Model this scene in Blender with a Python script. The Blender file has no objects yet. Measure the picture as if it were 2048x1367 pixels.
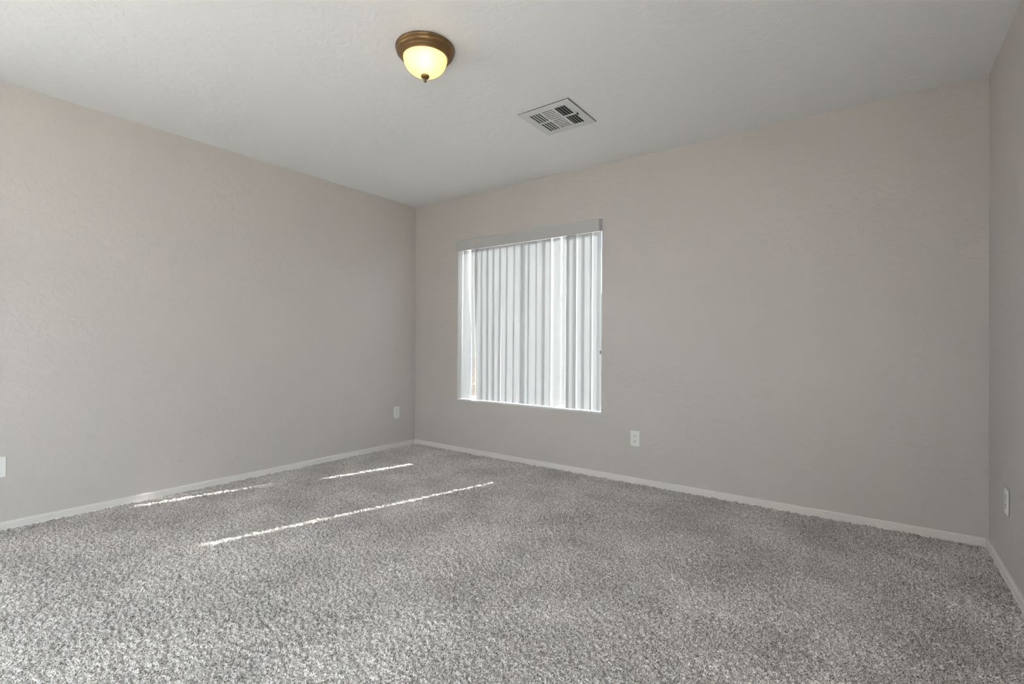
import bpy, bmesh, math, random
import numpy as np
from mathutils import Vector, Matrix
random.seed(7)
SC = bpy.context.scene
C = SC.collection

# ---------------------------------------------------------------- camera
H = 2.44          # ceiling height
W = 4.3055        # room width (left wall x=0, right wall x=W)
D = 5.50          # room depth (window wall y=0, wall behind the camera y=-D)
yaw, pitch, roll = math.radians(-36.336), math.radians(0.2984), math.radians(0.3731)
F = Vector((math.sin(yaw)*math.cos(pitch), math.cos(yaw)*math.cos(pitch), math.sin(pitch)))
R0 = Vector((math.cos(yaw), -math.sin(yaw), 0)); U0 = R0.cross(F)
R1 = math.cos(roll)*R0 + math.sin(roll)*U0
U1 = -math.sin(roll)*R0 + math.cos(roll)*U0
cam_d = bpy.data.cameras.new('camera'); cam = bpy.data.objects.new('camera', cam_d); C.objects.link(cam)
M = Matrix((R1, U1, -F)).transposed().to_4x4(); M.translation = Vector((3.8229, -3.5043, 1.0265))
cam.matrix_world = M
cam_d.sensor_width = 36; cam_d.lens = 36*981.87/2048; cam_d.clip_start = 0.02
SC.camera = cam

# ---------------------------------------------------------------- light
w = bpy.data.worlds.new('sky'); SC.world = w; w.use_nodes = True
bg = w.node_tree.nodes['Background']; bg.inputs[0].default_value = (0.78, 0.895, 1.0, 1); bg.inputs[1].default_value = 7.0
sd = bpy.data.lights.new('sun', 'SUN'); sd.energy = 23; sd.angle = math.radians(0.9); sd.color = (1, 0.95, 0.88)
sun = bpy.data.objects.new('sun', sd); C.objects.link(sun)
SUN = Vector((0.252, 0.968, 1.0*math.tan(math.radians(37)))).normalized()
sun.rotation_euler = SUN.to_track_quat('Z', 'Y').to_euler()
def portal(name, loc, sx, sy, rot):
    a = bpy.data.lights.new(name, 'AREA'); a.shape = 'RECTANGLE'; a.size = sx; a.size_y = sy; a.cycles.is_portal = True
    o = bpy.data.objects.new(name, a); C.objects.link(o); o.location = loc; o.rotation_euler = rot
SLY0, SLY1, SLZ = -5.35, -3.90, 2.05         # added patio door in the right wall, unseen, brings in fill daylight
portal('portal', (W+0.14, (SLY0+SLY1)/2, SLZ/2), SLZ, SLY1-SLY0, (0, math.radians(90), 0))
LWY0, LWY1, LWZ0, LWZ1 = -5.35, -4.05, 0.55, 2.00     # added window in the left wall, unseen, brings in fill daylight
portal('portal', (-0.14, (LWY0+LWY1)/2, (LWZ0+LWZ1)/2), LWZ1-LWZ0, LWY1-LWY0, (0, math.radians(-90), 0))
portal('portal', (1.357, 0.16, 1.25), 1.5, 1.5, (math.radians(90), 0, 0))
SC.view_settings.view_transform = 'Standard'; SC.view_settings.look = 'None'
SC.view_settings.exposure = 1.38; SC.view_settings.gamma = 1.0; SC.view_settings.use_curve_mapping = False
SC.cycles.use_denoising = True
SC.cycles.max_bounces = 12; SC.cycles.diffuse_bounces = 6; SC.cycles.transparent_max_bounces = 16
SC.cycles.sample_clamp_indirect = 8

# ---------------------------------------------------------------- materials
def mat(name, col, rough=0.5, metal=0, spec=0.5, coat=0):
    m = bpy.data.materials.new(name); m.use_nodes = True
    b = m.node_tree.nodes['Principled BSDF']
    b.inputs['Base Color'].default_value = (*col, 1); b.inputs['Roughness'].default_value = rough
    b.inputs['Metallic'].default_value = metal; b.inputs['Specular IOR Level'].default_value = spec
    b.inputs['Coat Weight'].default_value = coat
    return m
def N(m, t, **kw):
    n = m.node_tree.nodes.new(t)
    for k, v in kw.items(): setattr(n, k, v)
    return n
def L(m, a, b): m.node_tree.links.new(a, b)
def plaster(name, col, rough, spec, s1, s2, strength, blotch=0.03, marks=()):
    """painted drywall with a hand-trowelled skip texture"""
    m = mat(name, col, rough, 0, spec); b = m.node_tree.nodes['Principled BSDF']
    tc = N(m, 'ShaderNodeTexCoord')
    n1 = N(m, 'ShaderNodeTexNoise'); n1.inputs['Scale'].default_value = s1; n1.inputs['Detail'].default_value = 5; n1.inputs['Distortion'].default_value = 0.8
    n2 = N(m, 'ShaderNodeTexNoise'); n2.inputs['Scale'].default_value = s2; n2.inputs['Detail'].default_value = 3
    L(m, tc.outputs['Object'], n1.inputs['Vector']); L(m, tc.outputs['Object'], n2.inputs['Vector'])
    r = N(m, 'ShaderNodeValToRGB'); r.color_ramp.elements[0].position = 0.42; r.color_ramp.elements[1].position = 0.56
    L(m, n1.outputs['Fac'], r.inputs['Fac'])
    ad = N(m, 'ShaderNodeMath', operation='MULTIPLY_ADD'); ad.inputs[1].default_value = 0.35
    L(m, n2.outputs['Fac'], ad.inputs[0]); L(m, r.outputs['Color'], ad.inputs[2])
    bp = N(m, 'ShaderNodeBump'); bp.inputs['Strength'].default_value = strength; bp.inputs['Distance'].default_value = 0.0012
    L(m, ad.outputs[0], bp.inputs['Height']); L(m, bp.outputs[0], b.inputs['Normal'])
    n3 = N(m, 'ShaderNodeTexNoise'); n3.inputs['Scale'].default_value = 1.3; n3.inputs['Detail'].default_value = 2
    L(m, tc.outputs['Object'], n3.inputs['Vector'])
    mx = N(m, 'ShaderNodeMix', data_type='RGBA')
    mx.inputs['A'].default_value = (*[c*(1-blotch) for c in col], 1); mx.inputs['B'].default_value = (*[min(1, c*(1+blotch)) for c in col], 1)
    L(m, n3.outputs['Fac'], mx.inputs['Factor']); out = mx.outputs['Result']
    for (p, rad) in marks:                        # small scuffs and nail marks
        d = N(m, 'ShaderNodeVectorMath', operation='DISTANCE'); d.inputs[1].default_value = p
        L(m, tc.outputs['Object'], d.inputs[0])
        mr = N(m, 'ShaderNodeMapRange'); mr.inputs['From Min'].default_value = rad*0.5; mr.inputs['From Max'].default_value = rad
        mr.inputs['To Min'].default_value = 0.55; mr.inputs['To Max'].default_value = 0
        L(m, d.outputs['Value'], mr.inputs['Value'])
        m2 = N(m, 'ShaderNodeMix', data_type='RGBA'); m2.inputs['B'].default_value = (0.12, 0.1, 0.09, 1)
        L(m, mr.outputs[0], m2.inputs['Factor']); L(m, out, m2.inputs['A']); out = m2.outputs['Result']
    L(m, out, b.inputs['Base Color'])
    return m
WALLC = (0.54, 0.50, 0.47)
m_wall = plaster('beige_wall_paint', WALLC, 0.38, 0.4, 22, 120, 0.6,
                 marks=[((0, -1.768, 0.175), 0.006), ((0, -2.13, 0.21), 0.005), ((0, -2.1, 1.33), 0.004), ((0, -2.35, 1.1), 0.004)])
m_ceil = plaster('white_ceiling_paint', (0.86, 0.86, 0.86), 0.6, 0.3, 14, 90, 0.5, 0.015)
m_trim = mat('white_semi_gloss_trim', (0.74, 0.705, 0.67), 0.35)
m_reveal = mat('white_reveal_paint', (0.64, 0.63, 0.62), 0.4)
m_valance = mat('ivory_valance_vinyl', (0.47, 0.455, 0.44), 0.4)
m_plastic = mat('white_outlet_plastic', (0.76, 0.75, 0.725), 0.3)
m_dark = mat('socket_slot_dark', (0.01, 0.01, 0.01), 0.6)
m_screw = mat('painted_screw', (0.55, 0.55, 0.53), 0.3, 0.3)
m_vent = mat('white_vent_enamel', (0.70, 0.70, 0.70), 0.35)
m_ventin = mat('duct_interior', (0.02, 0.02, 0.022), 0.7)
m_vinyl = mat('white_window_vinyl', (0.75, 0.75, 0.74), 0.35)
m_bead = mat('white_bead', (0.8, 0.8, 0.8), 0.3)
m_stucco = plaster('brown_block_paint', (0.045, 0.026, 0.014), 0.8, 0.2, 20, 90, 0.8, 0.08)
m_soil = plaster('pale_gravel', (0.60, 0.54, 0.48), 0.9, 0.1, 40, 160, 1.0, 0.15)

m_bronze = mat('antique_bronze', (0.20, 0.115, 0.045), 0.38, 0.65)
b = m_bronze.node_tree.nodes['Principled BSDF']
tc = N(m_bronze, 'ShaderNodeTexCoord'); nz = N(m_bronze, 'ShaderNodeTexNoise'); nz.inputs['Scale'].default_value = 30; nz.inputs['Detail'].default_value = 4
L(m_bronze, tc.outputs['Object'], nz.inputs['Vector'])
mx = N(m_bronze, 'ShaderNodeMix', data_type='RGBA'); mx.inputs['A'].default_value = (0.13, 0.07, 0.03, 1); mx.inputs['B'].default_value = (0.30, 0.185, 0.075, 1)
L(m_bronze, nz.outputs['Fac'], mx.inputs['Factor']); L(m_bronze, mx.outputs['Result'], b.inputs['Base Color'])

m_bowl = bpy.data.materials.new('amber_frosted_glass'); m_bowl.use_nodes = True
nt = m_bowl.node_tree; nt.nodes.clear()
o = N(m_bowl, 'ShaderNodeOutputMaterial'); tr = N(m_bowl, 'ShaderNodeBsdfTranslucent'); df = N(m_bowl, 'ShaderNodeBsdfPrincipled'); em = N(m_bowl, 'ShaderNodeEmission')
tcb = N(m_bowl, 'ShaderNodeTexCoord'); nb = N(m_bowl, 'ShaderNodeTexNoise'); nb.inputs['Scale'].default_value = 9; nb.inputs['Detail'].default_value = 4; nb.inputs['Distortion'].default_value = 1.5
L(m_bowl, tcb.outputs['Object'], nb.inputs['Vector'])
mb = N(m_bowl, 'ShaderNodeMix', data_type='RGBA'); mb.inputs['A'].default_value = (1.0, 0.83, 0.42, 1); mb.inputs['B'].default_value = (1.0, 0.90, 0.60, 1)
L(m_bowl, nb.outputs['Fac'], mb.inputs['Factor']); L(m_bowl, mb.outputs['Result'], tr.inputs['Color']); L(m_bowl, mb.outputs['Result'], em.inputs['Color'])
df.inputs['Base Color'].default_value = (0.8, 0.68, 0.42, 1); df.inputs['Roughness'].default_value = 0.25
ms = N(m_bowl, 'ShaderNodeMixShader'); ms.inputs[0].default_value = 0.55; L(m_bowl, df.outputs[0], ms.inputs[1]); L(m_bowl, tr.outputs[0], ms.inputs[2])
em.inputs['Strength'].default_value = 0.12
asd = N(m_bowl, 'ShaderNodeAddShader'); L(m_bowl, ms.outputs[0], asd.inputs[0]); L(m_bowl, em.outputs[0], asd.inputs[1]); L(m_bowl, asd.outputs[0], o.inputs[0])
m_bulb = bpy.data.materials.new('lit_bulb'); m_bulb.use_nodes = True
m_bulb.node_tree.nodes['Principled BSDF'].inputs['Emission Color'].default_value = (1, 0.9, 0.7, 1)
m_bulb.node_tree.nodes['Principled BSDF'].inputs['Emission Strength'].default_value = 1.5

m_vane = bpy.data.materials.new('white_vane_vinyl'); m_vane.use_nodes = True
b = m_vane.node_tree.nodes['Principled BSDF']; b.inputs['Base Color'].default_value = (0.54, 0.54, 0.54, 1); b.inputs['Roughness'].default_value = 0.45
tr = N(m_vane, 'ShaderNodeBsdfTranslucent'); tr.inputs['Color'].default_value = (0.80, 0.83, 0.86, 1)
ms = N(m_vane, 'ShaderNodeMixShader'); ms.inputs[0].default_value = 0.028
L(m_vane, b.outputs[0], ms.inputs[1]); L(m_vane, tr.outputs[0], ms.inputs[2]); L(m_vane, ms.outputs[0], m_vane.node_tree.nodes['Material Output'].inputs[0])

m_glass = bpy.data.materials.new('window_glass'); m_glass.use_nodes = True
nt = m_glass.node_tree; nt.nodes.clear(); o = N(m_glass, 'ShaderNodeOutputMaterial')
tp = N(m_glass, 'ShaderNodeBsdfTransparent'); tp.inputs[0].default_value = (0.93, 0.95, 0.95, 1)
gl = N(m_glass, 'ShaderNodeBsdfGlossy'); gl.inputs['Roughness'].default_value = 0.02
ms = N(m_glass, 'ShaderNodeMixShader'); ms.inputs[0].default_value = 0.06
L(m_glass, tp.outputs[0], ms.inputs[1]); L(m_glass, gl.outputs[0], ms.inputs[2]); L(m_glass, ms.outputs[0], o.inputs[0])

# carpet
m_carpet = mat('greige_cut_pile', (0.3, 0.28, 0.26), 0.95, 0, 0.1)
b = m_carpet.node_tree.nodes['Principled BSDF']
b.inputs['Sheen Weight'].default_value = 0.5; b.inputs['Sheen Roughness'].default_value = 0.4
tc = N(m_carpet, 'ShaderNodeTexCoord')
n1 = N(m_carpet, 'ShaderNodeTexNoise'); n1.inputs['Scale'].default_value = 240; n1.inputs['Detail'].default_value = 2; n1.inputs['Roughness'].default_value = 0.6
L(m_carpet, tc.outputs['Object'], n1.inputs['Vector'])
r = N(m_carpet, 'ShaderNodeValToRGB'); e = r.color_ramp.elements
e[0].position = 0.34; e[0].color = (0.10, 0.082, 0.070, 1); e[1].position = 0.62; e[1].color = (0.84, 0.81, 0.79, 1)
x = e.new(0.50); x.color = (0.50, 0.455, 0.425, 1)
L(m_carpet, n1.outputs['Fac'], r.inputs['Fac'])
n2 = N(m_carpet, 'ShaderNodeTexNoise'); n2.inputs['Scale'].default_value = 2.6; n2.inputs['Detail'].default_value = 4   # brushed nap
L(m_carpet, tc.outputs['Object'], n2.inputs['Vector'])
mr = N(m_carpet, 'ShaderNodeMapRange'); mr.inputs['From Min'].default_value = 0.35; mr.inputs['From Max'].default_value = 0.65
mr.inputs['To Min'].default_value = 0.85; mr.inputs['To Max'].default_value = 1.15
L(m_carpet, n2.outputs['Fac'], mr.inputs['Value'])
mm = N(m_carpet, 'ShaderNodeVectorMath', operation='SCALE'); L(m_carpet, r.outputs['Color'], mm.inputs[0]); L(m_carpet, mr.outputs[0], mm.inputs['Scale'])
L(m_carpet, mm.outputs[0], b.inputs['Base Color'])
n3 = N(m_carpet, 'ShaderNodeTexNoise'); n3.inputs['Scale'].default_value = 420; n3.inputs['Detail'].default_value = 2
L(m_carpet, tc.outputs['Object'], n3.inputs['Vector'])
bp = N(m_carpet, 'ShaderNodeBump'); bp.inputs['Strength'].default_value = 0.7; bp.inputs['Distance'].default_value = 0.003
L(m_carpet, n3.outputs['Fac'], bp.inputs['Height']); L(m_carpet, bp.outputs[0], b.inputs['Normal'])

# ---------------------------------------------------------------- helpers
def obj(name, bm, mats, parent=None, smooth=False, recalc=True):
    if recalc: bmesh.ops.recalc_face_normals(bm, faces=bm.faces)
    me = bpy.data.meshes.new(name); bm.to_mesh(me); bm.free()
    for m in (mats if isinstance(mats, (list, tuple)) else [mats]): me.materials.append(m)
    if smooth: me.shade_smooth()
    o = bpy.data.objects.new(name, me); C.objects.link(o)
    if parent: o.parent = parent
    return o
def box(bm, x0, x1, y0, y1, z0, z1, bev=0, mi=0):
    vs = [bm.verts.new((x, y, z)) for x in (x0, x1) for y in (y0, y1) for z in (z0, z1)]
    fs = [bm.faces.new([vs[i] for i in q]) for q in ((0,1,3,2),(4,6,7,5),(0,4,5,1),(2,3,7,6),(0,2,6,4),(1,5,7,3))]
    for f in fs: f.material_index = mi
    if bev:
        es = list({e for f in fs for e in f.edges})
        r = bmesh.ops.bevel(bm, geom=es, offset=bev, segments=2, affect='EDGES', profile=0.5)
        for f in r['faces']: f.material_index = mi
def prism(bm, prof, fn, closed=True, cap=True, mi=0):
    """sweep profile points through the stations given by fn: list of functions (a,b)->xyz"""
    rings = [[bm.verts.new(f(a, b)) for a, b in prof] for f in fn]
    n = len(prof)
    for r0, r1 in zip(rings, rings[1:]):
        for i in range(n if closed else n-1):
            f = bm.faces.new([r0[i], r0[(i+1) % n], r1[(i+1) % n], r1[i]]); f.material_index = mi
    if cap and closed:
        bm.faces.new(rings[0]).material_index = mi; bm.faces.new(rings[-1]).material_index = mi
def lathe(bm, prof, cx, cy, cz, n=64, mi=0):
    rings = []
    for r, z in prof:
        if r < 1e-6: rings.append([bm.verts.new((cx, cy, cz+z))])
        else: rings.append([bm.verts.new((cx+r*math.cos(2*math.pi*k/n), cy+r*math.sin(2*math.pi*k/n), cz+z)) for k in range(n)])
    for a, b in zip(rings, rings[1:]):
        for k in range(n):
            k2 = (k+1) % n
            if len(a) == 1 and len(b) == 1: continue
            if len(a) == 1: q = [a[0], b[k], b[k2]]
            elif len(b) == 1: q = [a[k], a[k2], b[0]]
            else: q = [a[k], a[k2], b[k2], b[k]]
            bm.faces.new(q).material_index = mi
def tube(bm, pts, r, n=6):
    rings = []
    pts = [Vector(p) for p in pts]
    for i, p in enumerate(pts):
        t = (pts[min(i+1, len(pts)-1)] - pts[max(i-1, 0)]).normalized()
        a = t.orthogonal().normalized() if i == 0 else (prev - t*prev.dot(t)).normalized()
        prev = a; b2 = t.cross(a)
        rings.append([bm.verts.new(p + r*(math.cos(2*math.pi*k/n)*a + math.sin(2*math.pi*k/n)*b2)) for k in range(n)])
    for r0, r1 in zip(rings, rings[1:]):
        for k in range(n): bm.faces.new([r0[k], r0[(k+1) % n], r1[(k+1) % n], r1[k]])
    bm.faces.new(rings[0]); bm.faces.new(rings[-1])
def struct(o): o['kind'] = 'structure'; return o
def thing(name, label, cat, loc=(0, 0, 0), group=None):
    o = bpy.data.objects.new(name, None); C.objects.link(o); o.location = loc; o.empty_display_size = 0.05
    o['label'] = label; o['category'] = cat
    if group: o['group'] = group
    return o

# ---------------------------------------------------------------- room shell
T = 0.15
# window opening (bullnose outer edge) in the window wall
WX0, WX1, WZ0, WZ1, BR = 0.607, 2.106, 0.502, 2.012, 0.013
bm = bmesh.new()
a0, a1, c0, c1 = WX0-BR, WX1+BR, WZ0-BR, WZ1+BR
def slab_with_hole(bm, X0, X1, Z0, Z1, hx0, hx1, hz0, hz1, y0, y1):
    for (x0, x1, z0, z1) in ((X0, hx0, Z0, Z1), (hx1, X1, Z0, Z1), (hx0, hx1, Z0, hz0), (hx0, hx1, hz1, Z1)):
        if x1-x0 > 1e-4 and z1-z0 > 1e-4: box(bm, x0, x1, y0, y1, z0, z1)
slab_with_hole(bm, -T, W+T, -0.02, H+0.02, a0, a1, c0, c1, 0, T)
struct(obj('wall_back', bm, m_wall))
bm = bmesh.new()
for (y0, y1, z0, z1) in ((-D-T, LWY0, -0.02, H+0.02), (LWY1, 0, -0.02, H+0.02), (LWY0, LWY1, LWZ1, H+0.02), (LWY0, LWY1, -0.02, LWZ0)): box(bm, -T, 0, y0, y1, z0, z1)
struct(obj('wall_left', bm, m_wall))
bm = bmesh.new()
for (y0, y1, z0, z1) in ((-D-T, SLY0, -0.02, H+0.02), (SLY1, 0, -0.02, H+0.02), (SLY0, SLY1, SLZ, H+0.02)): box(bm, W, W+T, y0, y1, z0, z1)
struct(obj('wall_right', bm, m_wall))
bm = bmesh.new(); box(bm, 0, W, -D-T, -D, -0.02, H+0.02); struct(obj('wall_front', bm, m_wall))
bm = bmesh.new(); box(bm, -T, W+T, -D-T, T, H, H+0.12); struct(obj('ceiling', bm, m_ceil))

# floor: wall-to-wall cut pile carpet, tufted surface built as a height field
rng = np.random.default_rng(3)
st = 0.0035
nx, ny = int(W/st)+1, int(3.75/st)+1
hgt = rng.standard_normal((ny, nx)).astype(np.float32)
def blur(a, s):
    k = int(3*s)+1; g = np.exp(-0.5*(np.arange(-k, k+1)/s)**2); g /= g.sum()
    a = np.apply_along_axis(lambda v: np.convolve(v, g, 'same'), 0, a)
    return np.apply_along_axis(lambda v: np.convolve(v, g, 'same'), 1, a)
b1 = blur(hgt, 0.95); b1 /= b1.std(); b2 = blur(hgt[::-1], 2.2); b2 /= b2.std(); b3 = blur(hgt[:, ::-1], 14); b3 /= b3.std()
z = 0.0044*b1 + 0.0003*b2 + 0.0003*b3
z = np.clip(z, -0.010, 0.008) - 0.004
X, Y = np.meshgrid(np.linspace(0, W, nx), np.linspace(-3.75, 0, ny))
jx = blur(rng.standard_normal((ny, nx)), 1.0); jy = blur(rng.standard_normal((ny, nx)), 1.0)
X2 = X + 0.0017*jx/jx.std(); Y2 = Y + 0.0017*jy/jy.std()
X2[:, 0] = 0; X2[:, -1] = W; Y2[0] = -3.75; Y2[-1] = 0
co = np.stack([X2, Y2, z], -1).reshape(-1, 3)
i = np.arange(ny*nx).reshape(ny, nx)
q = np.stack([i[:-1, :-1], i[:-1, 1:], i[1:, 1:], i[1:, :-1]], -1).reshape(-1, 4)
nb_ = len(co)
co = np.vstack([co, [[0, -D-T, -0.003], [W, -D-T, -0.003], [W, -3.7505, -0.003], [0, -3.7505, -0.003]]])
q = np.vstack([q, [[nb_, nb_+1, nb_+2, nb_+3]]])
me = bpy.data.meshes.new('floor')
me.vertices.add(len(co)); me.vertices.foreach_set('co', co.astype(np.float32).ravel())
me.loops.add(q.size); me.loops.foreach_set('vertex_index', q.astype(np.int32).ravel())
me.polygons.add(len(q)); me.polygons.foreach_set('loop_start', (np.arange(len(q))*4).astype(np.int32))
me.polygons.foreach_set('loop_total', np.full(len(q), 4, np.int32))
me.update(calc_edges=True); me.shade_smooth(); me.materials.append(m_carpet)
fl = bpy.data.objects.new('floor', me); C.objects.link(fl); struct(fl)

# fluted baseboards
BH, BT = 0.043, 0.012
prof = [(0, -0.012), (BT, -0.012), (BT, 0.008)]
for k in range(3):
    zz = 0.010 + k*0.0085
    prof += [(BT, zz), (BT-0.003, zz+0.0012), (BT-0.003, zz+0.0028), (BT, zz+0.004)]
prof += [(BT, 0.038), (BT-0.003, BH-0.001), (BT-0.006, BH), (0, BH)]
def baseboard(name, A, B, nrm):
    bm = bmesh.new()
    fn = [lambda a, b, P=P: (P[0]+nrm[0]*a, P[1]+nrm[1]*a, b) for P in (A, B)]
    prism(bm, prof, fn); return struct(obj(name, bm, m_trim))
baseboard('baseboard_left', (0, -D), (0, 0), (1, 0))
baseboard('baseboard_back', (BT, 0), (W-BT, 0), (0, -1))
baseboard('baseboard_right', (W, SLY1+0.05), (W, 0), (-1, 0))
baseboard('baseboard_front', (BT, -D), (W-BT, -D), (0, 1))

# window in the back wall: rounded plaster reveal, vinyl frame, two panes
win = bpy.data.objects.new('window_1', None); C.objects.link(win); win.location = (1.357, 0, WZ0); struct(win)
def inwin(o, root=win): o.parent = root; o.matrix_parent_inverse = Matrix.Translation(-root.location); return o
bm = bmesh.new()
pr = [(BR, -0.0005)]                        # (outward offset from the opening, depth y)
for k in range(1, 7):
    t = k/6*math.pi/2
    pr.append((BR-BR*math.sin(t), BR-BR*math.cos(t)))
pr += [(0, T), (BR+0.002, T), (BR+0.002, -0.0005)][:2]
def ring(o, y): return [(WX0-o, y, WZ0-o), (WX1+o, y, WZ0-o), (WX1+o, y, WZ1+o), (WX0-o, y, WZ1+o)]
rs = [[bm.verts.new(v) for v in ring(o, y)] for o, y in pr]
for r0, r1 in zip(rs, rs[1:]):
    for k in range(4): bm.faces.new([r0[k], r0[(k+1) % 4], r1[(k+1) % 4], r1[k]])
rv = inwin(obj('window_reveal', bm, m_reveal, recalc=False))
bm = bmesh.new(); fw = 0.020; y0, y1 = 0.095, 0.145
for (x0, x1, z0, z1) in ((WX0, WX1, WZ0, WZ0+fw), (WX0, WX1, WZ1-fw, WZ1), (WX0, WX0+0.042, WZ0+fw, WZ1-fw), (WX1-fw, WX1, WZ0+fw, WZ1-fw), (1.335, 1.38, WZ0+fw, WZ1-fw)):
    box(bm, x0, x1, y0, y1, z0, z1, 0.003)
fr = inwin(obj('window_frame', bm, m_vinyl))
for x0, x1, yy in ((WX0+0.042, 1.335, 0.110), (1.38, WX1-fw, 0.130)):
    bm = bmesh.new(); box(bm, x0, x1, yy, yy+0.004, WZ0+fw, WZ1-fw); inwin(obj('window_pane', bm, m_glass))

# patio door added out of view behind the camera to let in fill
dr = bpy.data.objects.new('fill_door', None); C.objects.link(dr); dr.location = (W, (SLY0+SLY1)/2, 0); struct(dr)
bm = bmesh.new(); my = (SLY0+SLY1)/2
for (y0, y1, z0, z1) in ((SLY0, SLY1, 0, 0.06), (SLY0, SLY1, SLZ-0.06, SLZ), (SLY0, SLY0+0.06, 0.06, SLZ-0.06), (SLY1-0.06, SLY1, 0.06, SLZ-0.06), (my-0.04, my+0.04, 0.06, SLZ-0.06)):
    box(bm, W+0.04, W+0.11, y0, y1, z0, z1, 0.004)
inwin(obj('fill_door_frame', bm, m_vinyl), dr)
for y0, y1 in ((SLY0+0.06, my-0.04), (my+0.04, SLY1-0.06)):
    bm = bmesh.new(); box(bm, W+0.074, W+0.08, y0, y1, 0.06, SLZ-0.06); inwin(obj('fill_door_pane', bm, m_glass), dr)

# wide window added out of view in the left wall for fill daylight
w2 = bpy.data.objects.new('fill_window', None); C.objects.link(w2); w2.location = (0, (LWY0+LWY1)/2, LWZ0); struct(w2)
bm = bmesh.new(); my = (LWY0+LWY1)/2
for (y0, y1, z0, z1) in ((LWY0, LWY1, LWZ0, LWZ0+0.04), (LWY0, LWY1, LWZ1-0.04, LWZ1), (LWY0, LWY0+0.04, LWZ0+0.04, LWZ1-0.04), (LWY1-0.04, LWY1, LWZ0+0.04, LWZ1-0.04), (my-0.025, my+0.025, LWZ0+0.04, LWZ1-0.04)):
    box(bm, -0.12, -0.07, y0, y1, z0, z1, 0.004)
inwin(obj('window_frame', bm, m_vinyl), w2)
for y0, y1 in ((LWY0+0.04, my-0.025), (my+0.025, LWY1-0.04)):
    bm = bmesh.new(); box(bm, -0.097, -0.092, y0, y1, LWZ0+0.04, LWZ1-0.04); inwin(obj('window_pane', bm, m_glass), w2)

# outside: ground and a tan garden wall
bm = bmesh.new(); box(bm, -14, 18, T, 14, -0.35, -0.15); box(bm, W+T, 18, -18, T, -0.35, -0.15); box(bm, -14, -T, -18, T, -0.35, -0.15); box(bm, -T, W+T, -18, -D-T, -0.35, -0.15)
g = obj('gravel_ground', bm, m_soil); struct(g)
bm = bmesh.new(); box(bm, -10, 12, 3.2, 3.35, -0.16, 1.75); box(bm, -10, 12, 3.16, 3.39, 1.75, 1.80, 0.01)
g = obj('garden_wall', bm, m_stucco); g['label'] = 'brown garden wall outside, seen through the gap between the left vanes of the blind'; g['category'] = 'garden wall'

# ---------------------------------------------------------------- vertical blind
bl = thing('vertical_blind', 'white vertical blind with curved vanes hanging closed in the window', 'blind', (1.357, 0.0, 1.91))
def inb(o, r=bl): o.parent = r; o.matrix_parent_inverse = Matrix.Translation(-r.location); return o
bm = bmesh.new()
VX0, VX1 = 0.603, 2.107
box(bm, VX0, VX1, -0.046, -0.042, 1.915, 2.004, 0.0012)                       # face
box(bm, VX0, VX1, -0.047, -0.0415, 1.911, 1.918, 0.001)                         # lower bead
box(bm, VX0+0.004, VX1-0.004, -0.043, 0.060, 2.000, 2.004)                        # top board, added unseen to darken the gap above it
vl = inb(obj('valance', bm, m_valance))
for x0 in (VX0, VX1-0.004):
    bm = bmesh.new(); box(bm, x0, x0+0.004, -0.0415, -0.0008, 1.915, 2.004, 0.001); inb(obj('valance_return', bm, m_reveal))
bm = bmesh.new(); box(bm, WX0+0.006, WX1-0.006, 0.012, 0.070, 1.927, 1.985, 0.003); inb(obj('headrail', bm, m_vinyl))
VW = 0.093
def vane(xt, tt, xb, tb, zt=1.926, zb=0.505, y=0.033, bow=0.010):
    """curved vane of thin vinyl sheet; x = centre and t = turn in degrees at its top and bottom (right edge towards the room)"""
    bm = bmesh.new(); nu, nv = 12, 20
    g = []
    for j in range(nv+1):
        f = j/nv; s = f*f*(3-2*f)
        xc = xt+(xb-xt)*s; t = math.radians(tt+(tb-tt)*s); zz = zt+(zb-zt)*f
        row = []
        for i in range(nu+1):
            u = (i/nu-0.5)*VW; bo = bow*(1-(2*u/VW)**2)-bow*0.5
            px = xc + u*math.cos(t) - bo*math.sin(t); py = y - u*math.sin(t) - bo*math.cos(t)
            row.append((Vector((px, py, zz)), Vector((math.sin(t), math.cos(t), 0))))
        g.append(row)
    vs = [[bm.verts.new(p) for p, n in row] for row in g]
    for j in range(nv):
        for i in range(nu): bm.faces.new([vs[j][i], vs[j+1][i], vs[j+1][i+1], vs[j][i+1]])
    return inb(obj('vane', bm, m_vane, smooth=True, recalc=False))
def by_left(lt, tt, lb=None, tb=None):      # from the left edge, which hangs towards the room; t = turn in degrees
    c = VW/2; lb = lt if lb is None else lb; tb = tt if tb is None else tb
    return (lt+c*math.cos(math.radians(tt)), -tt, lb+c*math.cos(math.radians(tb)), -tb)
def turn(gap, x):                   # turn (right edge towards the room) that keeps neighbouring vanes overlapping
    t = 1; k = (3.82-x)/3.5
    while t < 30 and VW*(math.cos(math.radians(t+1))-k*math.sin(math.radians(t+1))) > gap+0.012: t += 1
    return t
def by_right(rt, tt, rb, tb):
    c = VW/2
    return (rt-c*math.cos(math.radians(tt)), tt, rb-c*math.cos(math.radians(tb)), tb)
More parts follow.
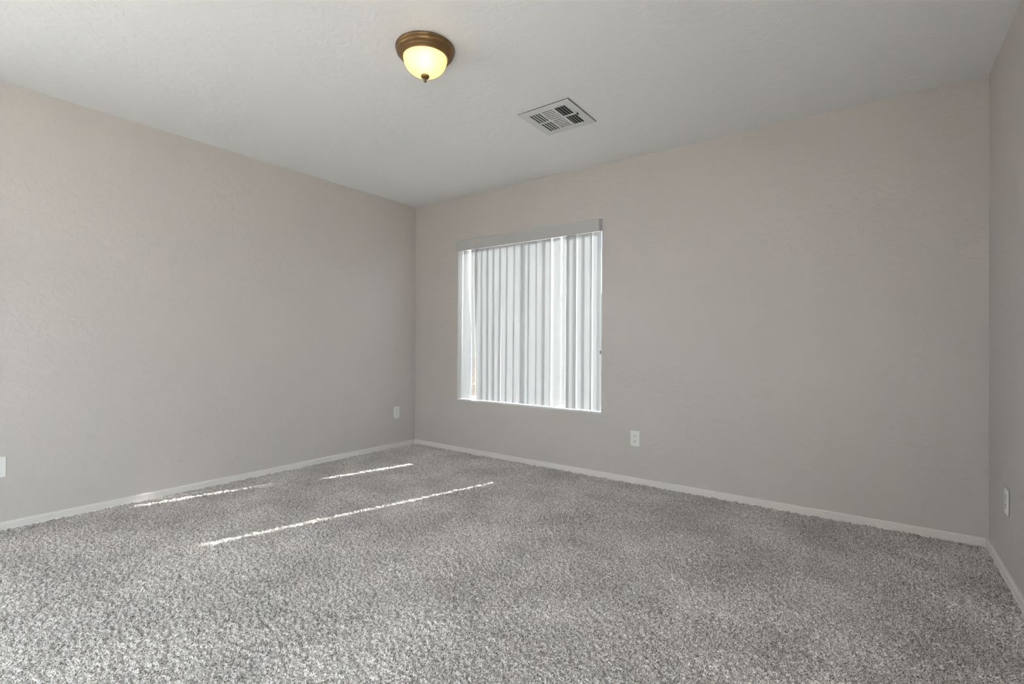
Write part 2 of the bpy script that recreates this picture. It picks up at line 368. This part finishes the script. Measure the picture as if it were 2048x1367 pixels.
# where each right edge hangs, at the top and at the bottom
TOPS = [0.865, 0.943, 1.015, 1.090, 1.166, 1.246, 1.326, 1.406, 1.482, 1.565, 1.630]
BOTS = [0.868, 0.950, 1.022, 1.090, 1.163, 1.242, 1.322, 1.402, 1.482, 1.565, 1.630]
VANES = [by_left(0.611, 66, 0.611, 60), by_left(0.639, 14, 0.636, 20), (0.785, -20, 0.750, 49), by_left(0.785, 18, 0.830, 44)]
for i in range(1, 11):
    VANES.append(by_right(TOPS[i], turn(TOPS[i]-TOPS[i-1], TOPS[i]), BOTS[i], turn(BOTS[i]-BOTS[i-1], BOTS[i])))
VANES += [by_left(1.624, 2), by_left(1.728, 1), by_left(1.780, 1)]
for a, c in ((1.865, 1.943), (1.943, 2.012), (2.012, 2.092)):
    VANES.append(by_right(c, turn(c-a, c), c, turn(c-a, c)))
YS = {14: 0.036, 15: 0.040, 16: 0.020}
for i, v in enumerate(VANES): vane(*v, y=YS.get(i, 0.033))
# spacer chains linking the vanes on the window side
for z0, sag in ((1.80, 0.012), (0.66, 0.015)):
    bm = bmesh.new(); pts = []
    xs = [v[0] for v in VANES]
    for a, c in zip(xs, xs[1:]):
        for k in range(6):
            f = k/6; pts.append((a+(c-a)*f, 0.082, z0-4*sag*f*(1-f)))
    pts.append((xs[-1], 0.082, z0)); tube(bm, pts, 0.0016, 5)
    inb(obj('spacer_chain', bm, m_bead, smooth=True))
# control chain at the right jamb
bm = bmesh.new()
for s, xx in ((0, 2.094), (1, 2.100)):
    n = 190
    for k in range(n):
        zc = 1.93-(1.93-0.99)*k/n
        mtx = Matrix.Translation((xx, 0.004+0.006*s, zc)); bmesh.ops.create_icosphere(bm, subdivisions=1, radius=0.0021, matrix=mtx)
for k in range(12):
    t = math.pi*k/11; mtx = Matrix.Translation((2.097-0.003*math.cos(t), 0.007-0.003*math.cos(t), 0.99-0.006*math.sin(t))); bmesh.ops.create_icosphere(bm, subdivisions=1, radius=0.0021, matrix=mtx)
ch = inb(obj('control_chain', bm, m_bead, smooth=True))
bm = bmesh.new(); box(bm, 2.0985, 2.1065, 0.001, 0.013, 0.955, 0.985, 0.002)
inb(obj('chain_guide', bm, mat('grey_clip_plastic', (0.18, 0.18, 0.17), 0.4)))

# ---------------------------------------------------------------- outlets
def outlet(label, loc, rotz):
    t = thing('wall_outlet', label, 'outlet', loc, 'duplex wall outlets')
    t.rotation_euler = (0, 0, rotz)            # local -y faces the room
    bm = bmesh.new(); box(bm, -0.035, 0.035, -0.006, -0.0008, -0.057, 0.057, 0.0025); obj('cover_plate', bm, m_plastic, t)
    for s in (-1, 1):
        bm = bmesh.new(); zc = s*0.0195
        pr = []
        for k in range(24):
            a = 2*math.pi*k/24; pr.append((0.0172*math.cos(a), max(-0.0135, min(0.0135, 0.0172*math.sin(a)))))
        prism(bm, pr, [lambda a, b, y=y: (a, y, zc+b) for y in (-0.0035, -0.0074)])
        box(bm, -0.0078, -0.0052, -0.0078, -0.0070, zc-0.0002, zc+0.0088, mi=1)
        box(bm, 0.0052, 0.0078, -0.0078, -0.0070, zc+0.0008, zc+0.0083, mi=1)
        pr = [(0.0027*math.cos(2*math.pi*k/12), -0.0065+0.0029*math.sin(2*math.pi*k/12)) for k in range(12)]
        prism(bm, pr, [lambda a, b, y=y: (a, y, zc+b) for y in (-0.0070, -0.0078)], mi=1)
        obj('socket', bm, [m_plastic, m_dark], t)
    bm = bmesh.new()
    pr = [(0.003*math.cos(2*math.pi*k/14), 0.003*math.sin(2*math.pi*k/14)) for k in range(14)]
    prism(bm, pr, [lambda a, b, y=y: (a, y, b) for y in (-0.0055, -0.0068)]); obj('screw', bm, m_screw, t)
    return t
outlet('white duplex outlet on the left wall, close to the room corner', (0, -0.244, 0.345), math.radians(90))
outlet('white duplex outlet low on the wall right of the window', (2.3935, 0, 0.331), 0)
outlet('white duplex outlet on the right wall, at the right edge of the photo', (W, -0.440, 0.343), math.radians(-90))
bm = bmesh.new(); box(bm, 0.0008, 0.006, -3.045, -2.975, 0.286, 0.398, 0.0025)
o = obj('wall_plate', bm, m_plastic); o['label'] = 'blank white wall plate low on the left wall, cut by the photo edge'; o['category'] = 'wall plate'

# ---------------------------------------------------------------- ceiling lamp
LX, LY = 2.092, -1.867
lp = thing('ceiling_light', 'round flush ceiling light with bronze rim and glowing amber glass bowl', 'ceiling light', (LX, LY, H))
bm = bmesh.new()
lathe(bm, [(0, -0.0008), (0.136, -0.0008), (0.140, -0.002), (0.141, -0.008), (0.139, -0.012), (0.135, -0.013), (0.135, -0.015), (0.137, -0.018),
           (0.134, -0.026), (0.127, -0.032), (0.121, -0.034), (0.120, -0.037), (0.122, -0.039), (0.120, -0.042), (0.114, -0.044), (0.113, -0.046), (0.115, -0.048), (0.112, -0.051), (0.107, -0.052),
           (0.105, -0.050), (0.104, -0.030), (0.0, -0.020)], 0, 0, 0, 96)
obj('canopy', bm, m_bronze, lp, smooth=True)
bm = bmesh.new(); bp_ = []
R_, dp = 0.1035, 0.082
for k in range(21):
    t = k/20*math.pi/2; bp_.append((R_*math.cos(t)**0.85 if k < 20 else 0, -0.047-dp*math.sin(t)))
bp_[-1] = (0.004, bp_[-1][1])
lathe(bm, bp_ + [(r*0.97 if r > 0.005 else 0.004, zz+0.003) for r, zz in reversed(bp_)], 0, 0, 0, 72)
obj('glass_bowl', bm, m_bowl, lp, smooth=True)
bm = bmesh.new(); zb = -0.047-dp
lathe(bm, [(0, zb+0.010), (0.0035, zb+0.010), (0.0035, zb+0.001), (0.017, zb+0.001), (0.0205, zb-0.002), (0.0205, zb-0.006), (0.017, zb-0.012), (0.009, zb-0.016), (0.005, zb-0.019), (0.0065, zb-0.022), (0.0078, zb-0.026), (0.0062, zb-0.031), (0, zb-0.034)], 0, 0, 0, 32)
obj('finial', bm, m_bronze, lp, smooth=True)
for s in (-1, 1):
    bm = bmesh.new(); bmesh.ops.create_uvsphere(bm, u_segments=20, v_segments=12, radius=0.02, matrix=Matrix.Translation((s*0.030, -0.028*s, -0.070)))
    obj('bulb', bm, m_bulb, lp, smooth=True)
pd = bpy.data.lights.new('bulb_light', 'POINT'); pd.energy = 0.9; pd.color = (1, 0.90, 0.74); pd.shadow_soft_size = 0.025
po = bpy.data.objects.new('bulb_light', pd); C.objects.link(po); po.location = (LX+0.034, LY-0.032, H-0.075)

# ---------------------------------------------------------------- ceiling vent
VCX, VCY, VS = 2.236, -0.885, 0.352
vt = thing('ceiling_vent', 'square white air vent with three columns of louvres in the ceiling', 'vent', (VCX, VCY, H))
hs = VS/2
# three columns (x), two rows (y)
cols = [(-0.116, -0.044), (-0.036, 0.036), (0.044, 0.116)]
cols = [(-0.128, -0.050), (-0.040, 0.040), (0.050, 0.128)]
rows = [(-0.128, -0.006), (0.006, 0.128)]
bm = bmesh.new(); zt, zb = -0.0045, -0.0085
xs = sorted({-hs, hs} | {v for c in cols for v in c}); ys = sorted({-hs, hs} | {v for c in rows for v in c})
for i in range(len(xs)-1):
    for j in range(len(ys)-1):
        xm, ym = (xs[i]+xs[i+1])/2, (ys[j]+ys[j+1])/2
        if any(a < xm < c for a, c in cols) and any(a < ym < c for a, c in rows): continue
        box(bm, xs[i], xs[i+1], ys[j], ys[j+1], zb, zt)
bmesh.ops.remove_doubles(bm, verts=bm.verts, dist=1e-5)
obj('vent_frame', bm, m_vent, vt)
bm = bmesh.new(); hg = hs+0.0015; box(bm, -hg, hg, -hg, hg, -0.0046, -0.0008); obj('edge_shadow', bm, mat('edge_shadow_grey', (0.08, 0.08, 0.08), 0.9), vt)  # dark slab standing in for the shadow line round the vent frame
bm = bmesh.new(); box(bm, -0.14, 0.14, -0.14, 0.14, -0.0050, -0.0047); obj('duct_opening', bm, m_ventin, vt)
for ci, (x0, x1) in enumerate(cols):
    for (y0, y1) in rows:
        bm = bmesh.new()
        if ci == 1:
            n = 6
            for k in range(n+1):
                yc = y0+(y1-y0)*k/n; p = (y1-y0)/n
                pr = [(yc-0.001, -0.0095), (yc+0.001, -0.0095), (yc+0.001-p*0.12, -0.0044), (yc-0.001-p*0.12, -0.0044)]
                if k == n: pr = [(yc-0.004, -0.0095), (yc, -0.0095), (yc, -0.0044), (yc-0.004, -0.0044)]
                prism(bm, pr, [lambda a, b, x=x: (x, a, b) for x in (x0, x1)])
        else:
            n = 4; sg = -1 if ci == 0 else 1
            for k in range(n+1):
                xc = x0+(x1-x0)*k/n; p = (x1-x0)/n; e0 = -sg*p*(0.10 if ci == 0 else 0.25)
                if k in (0, n): e0 = 0
                aa, cc = (xc-0.0015, xc+0.0015)
                if k == 0: aa, cc = xc, xc+0.003
                if k == n: aa, cc = xc-0.003, xc
                pr = [(aa, -0.0095), (cc, -0.0095), (cc+e0, -0.0044), (aa+e0, -0.0044)]
                prism(bm, pr, [lambda a, b, y=y: (a, y, b) for y in (y0, y1)])
        obj('louvre_bank', bm, m_vent, vt)
for sx, sy in ((-0.10, -0.155), (0.10, -0.155), (-0.10, 0.155), (0.10, 0.155)):
    bm = bmesh.new(); lathe(bm, [(0, -0.0088), (0.003, -0.0095), (0.0042, -0.0068), (0, -0.0068)], sx, sy, 0, 14); obj('screw', bm, m_screw, vt)
bm = bmesh.new(); box(bm, 0.139, 0.144, -0.026, 0.030, -0.0085, -0.0065); box(bm, 0.137, 0.146, -0.004, 0.004, -0.020, -0.0080, 0.001)
obj('damper_lever', bm, m_ventin, vt)
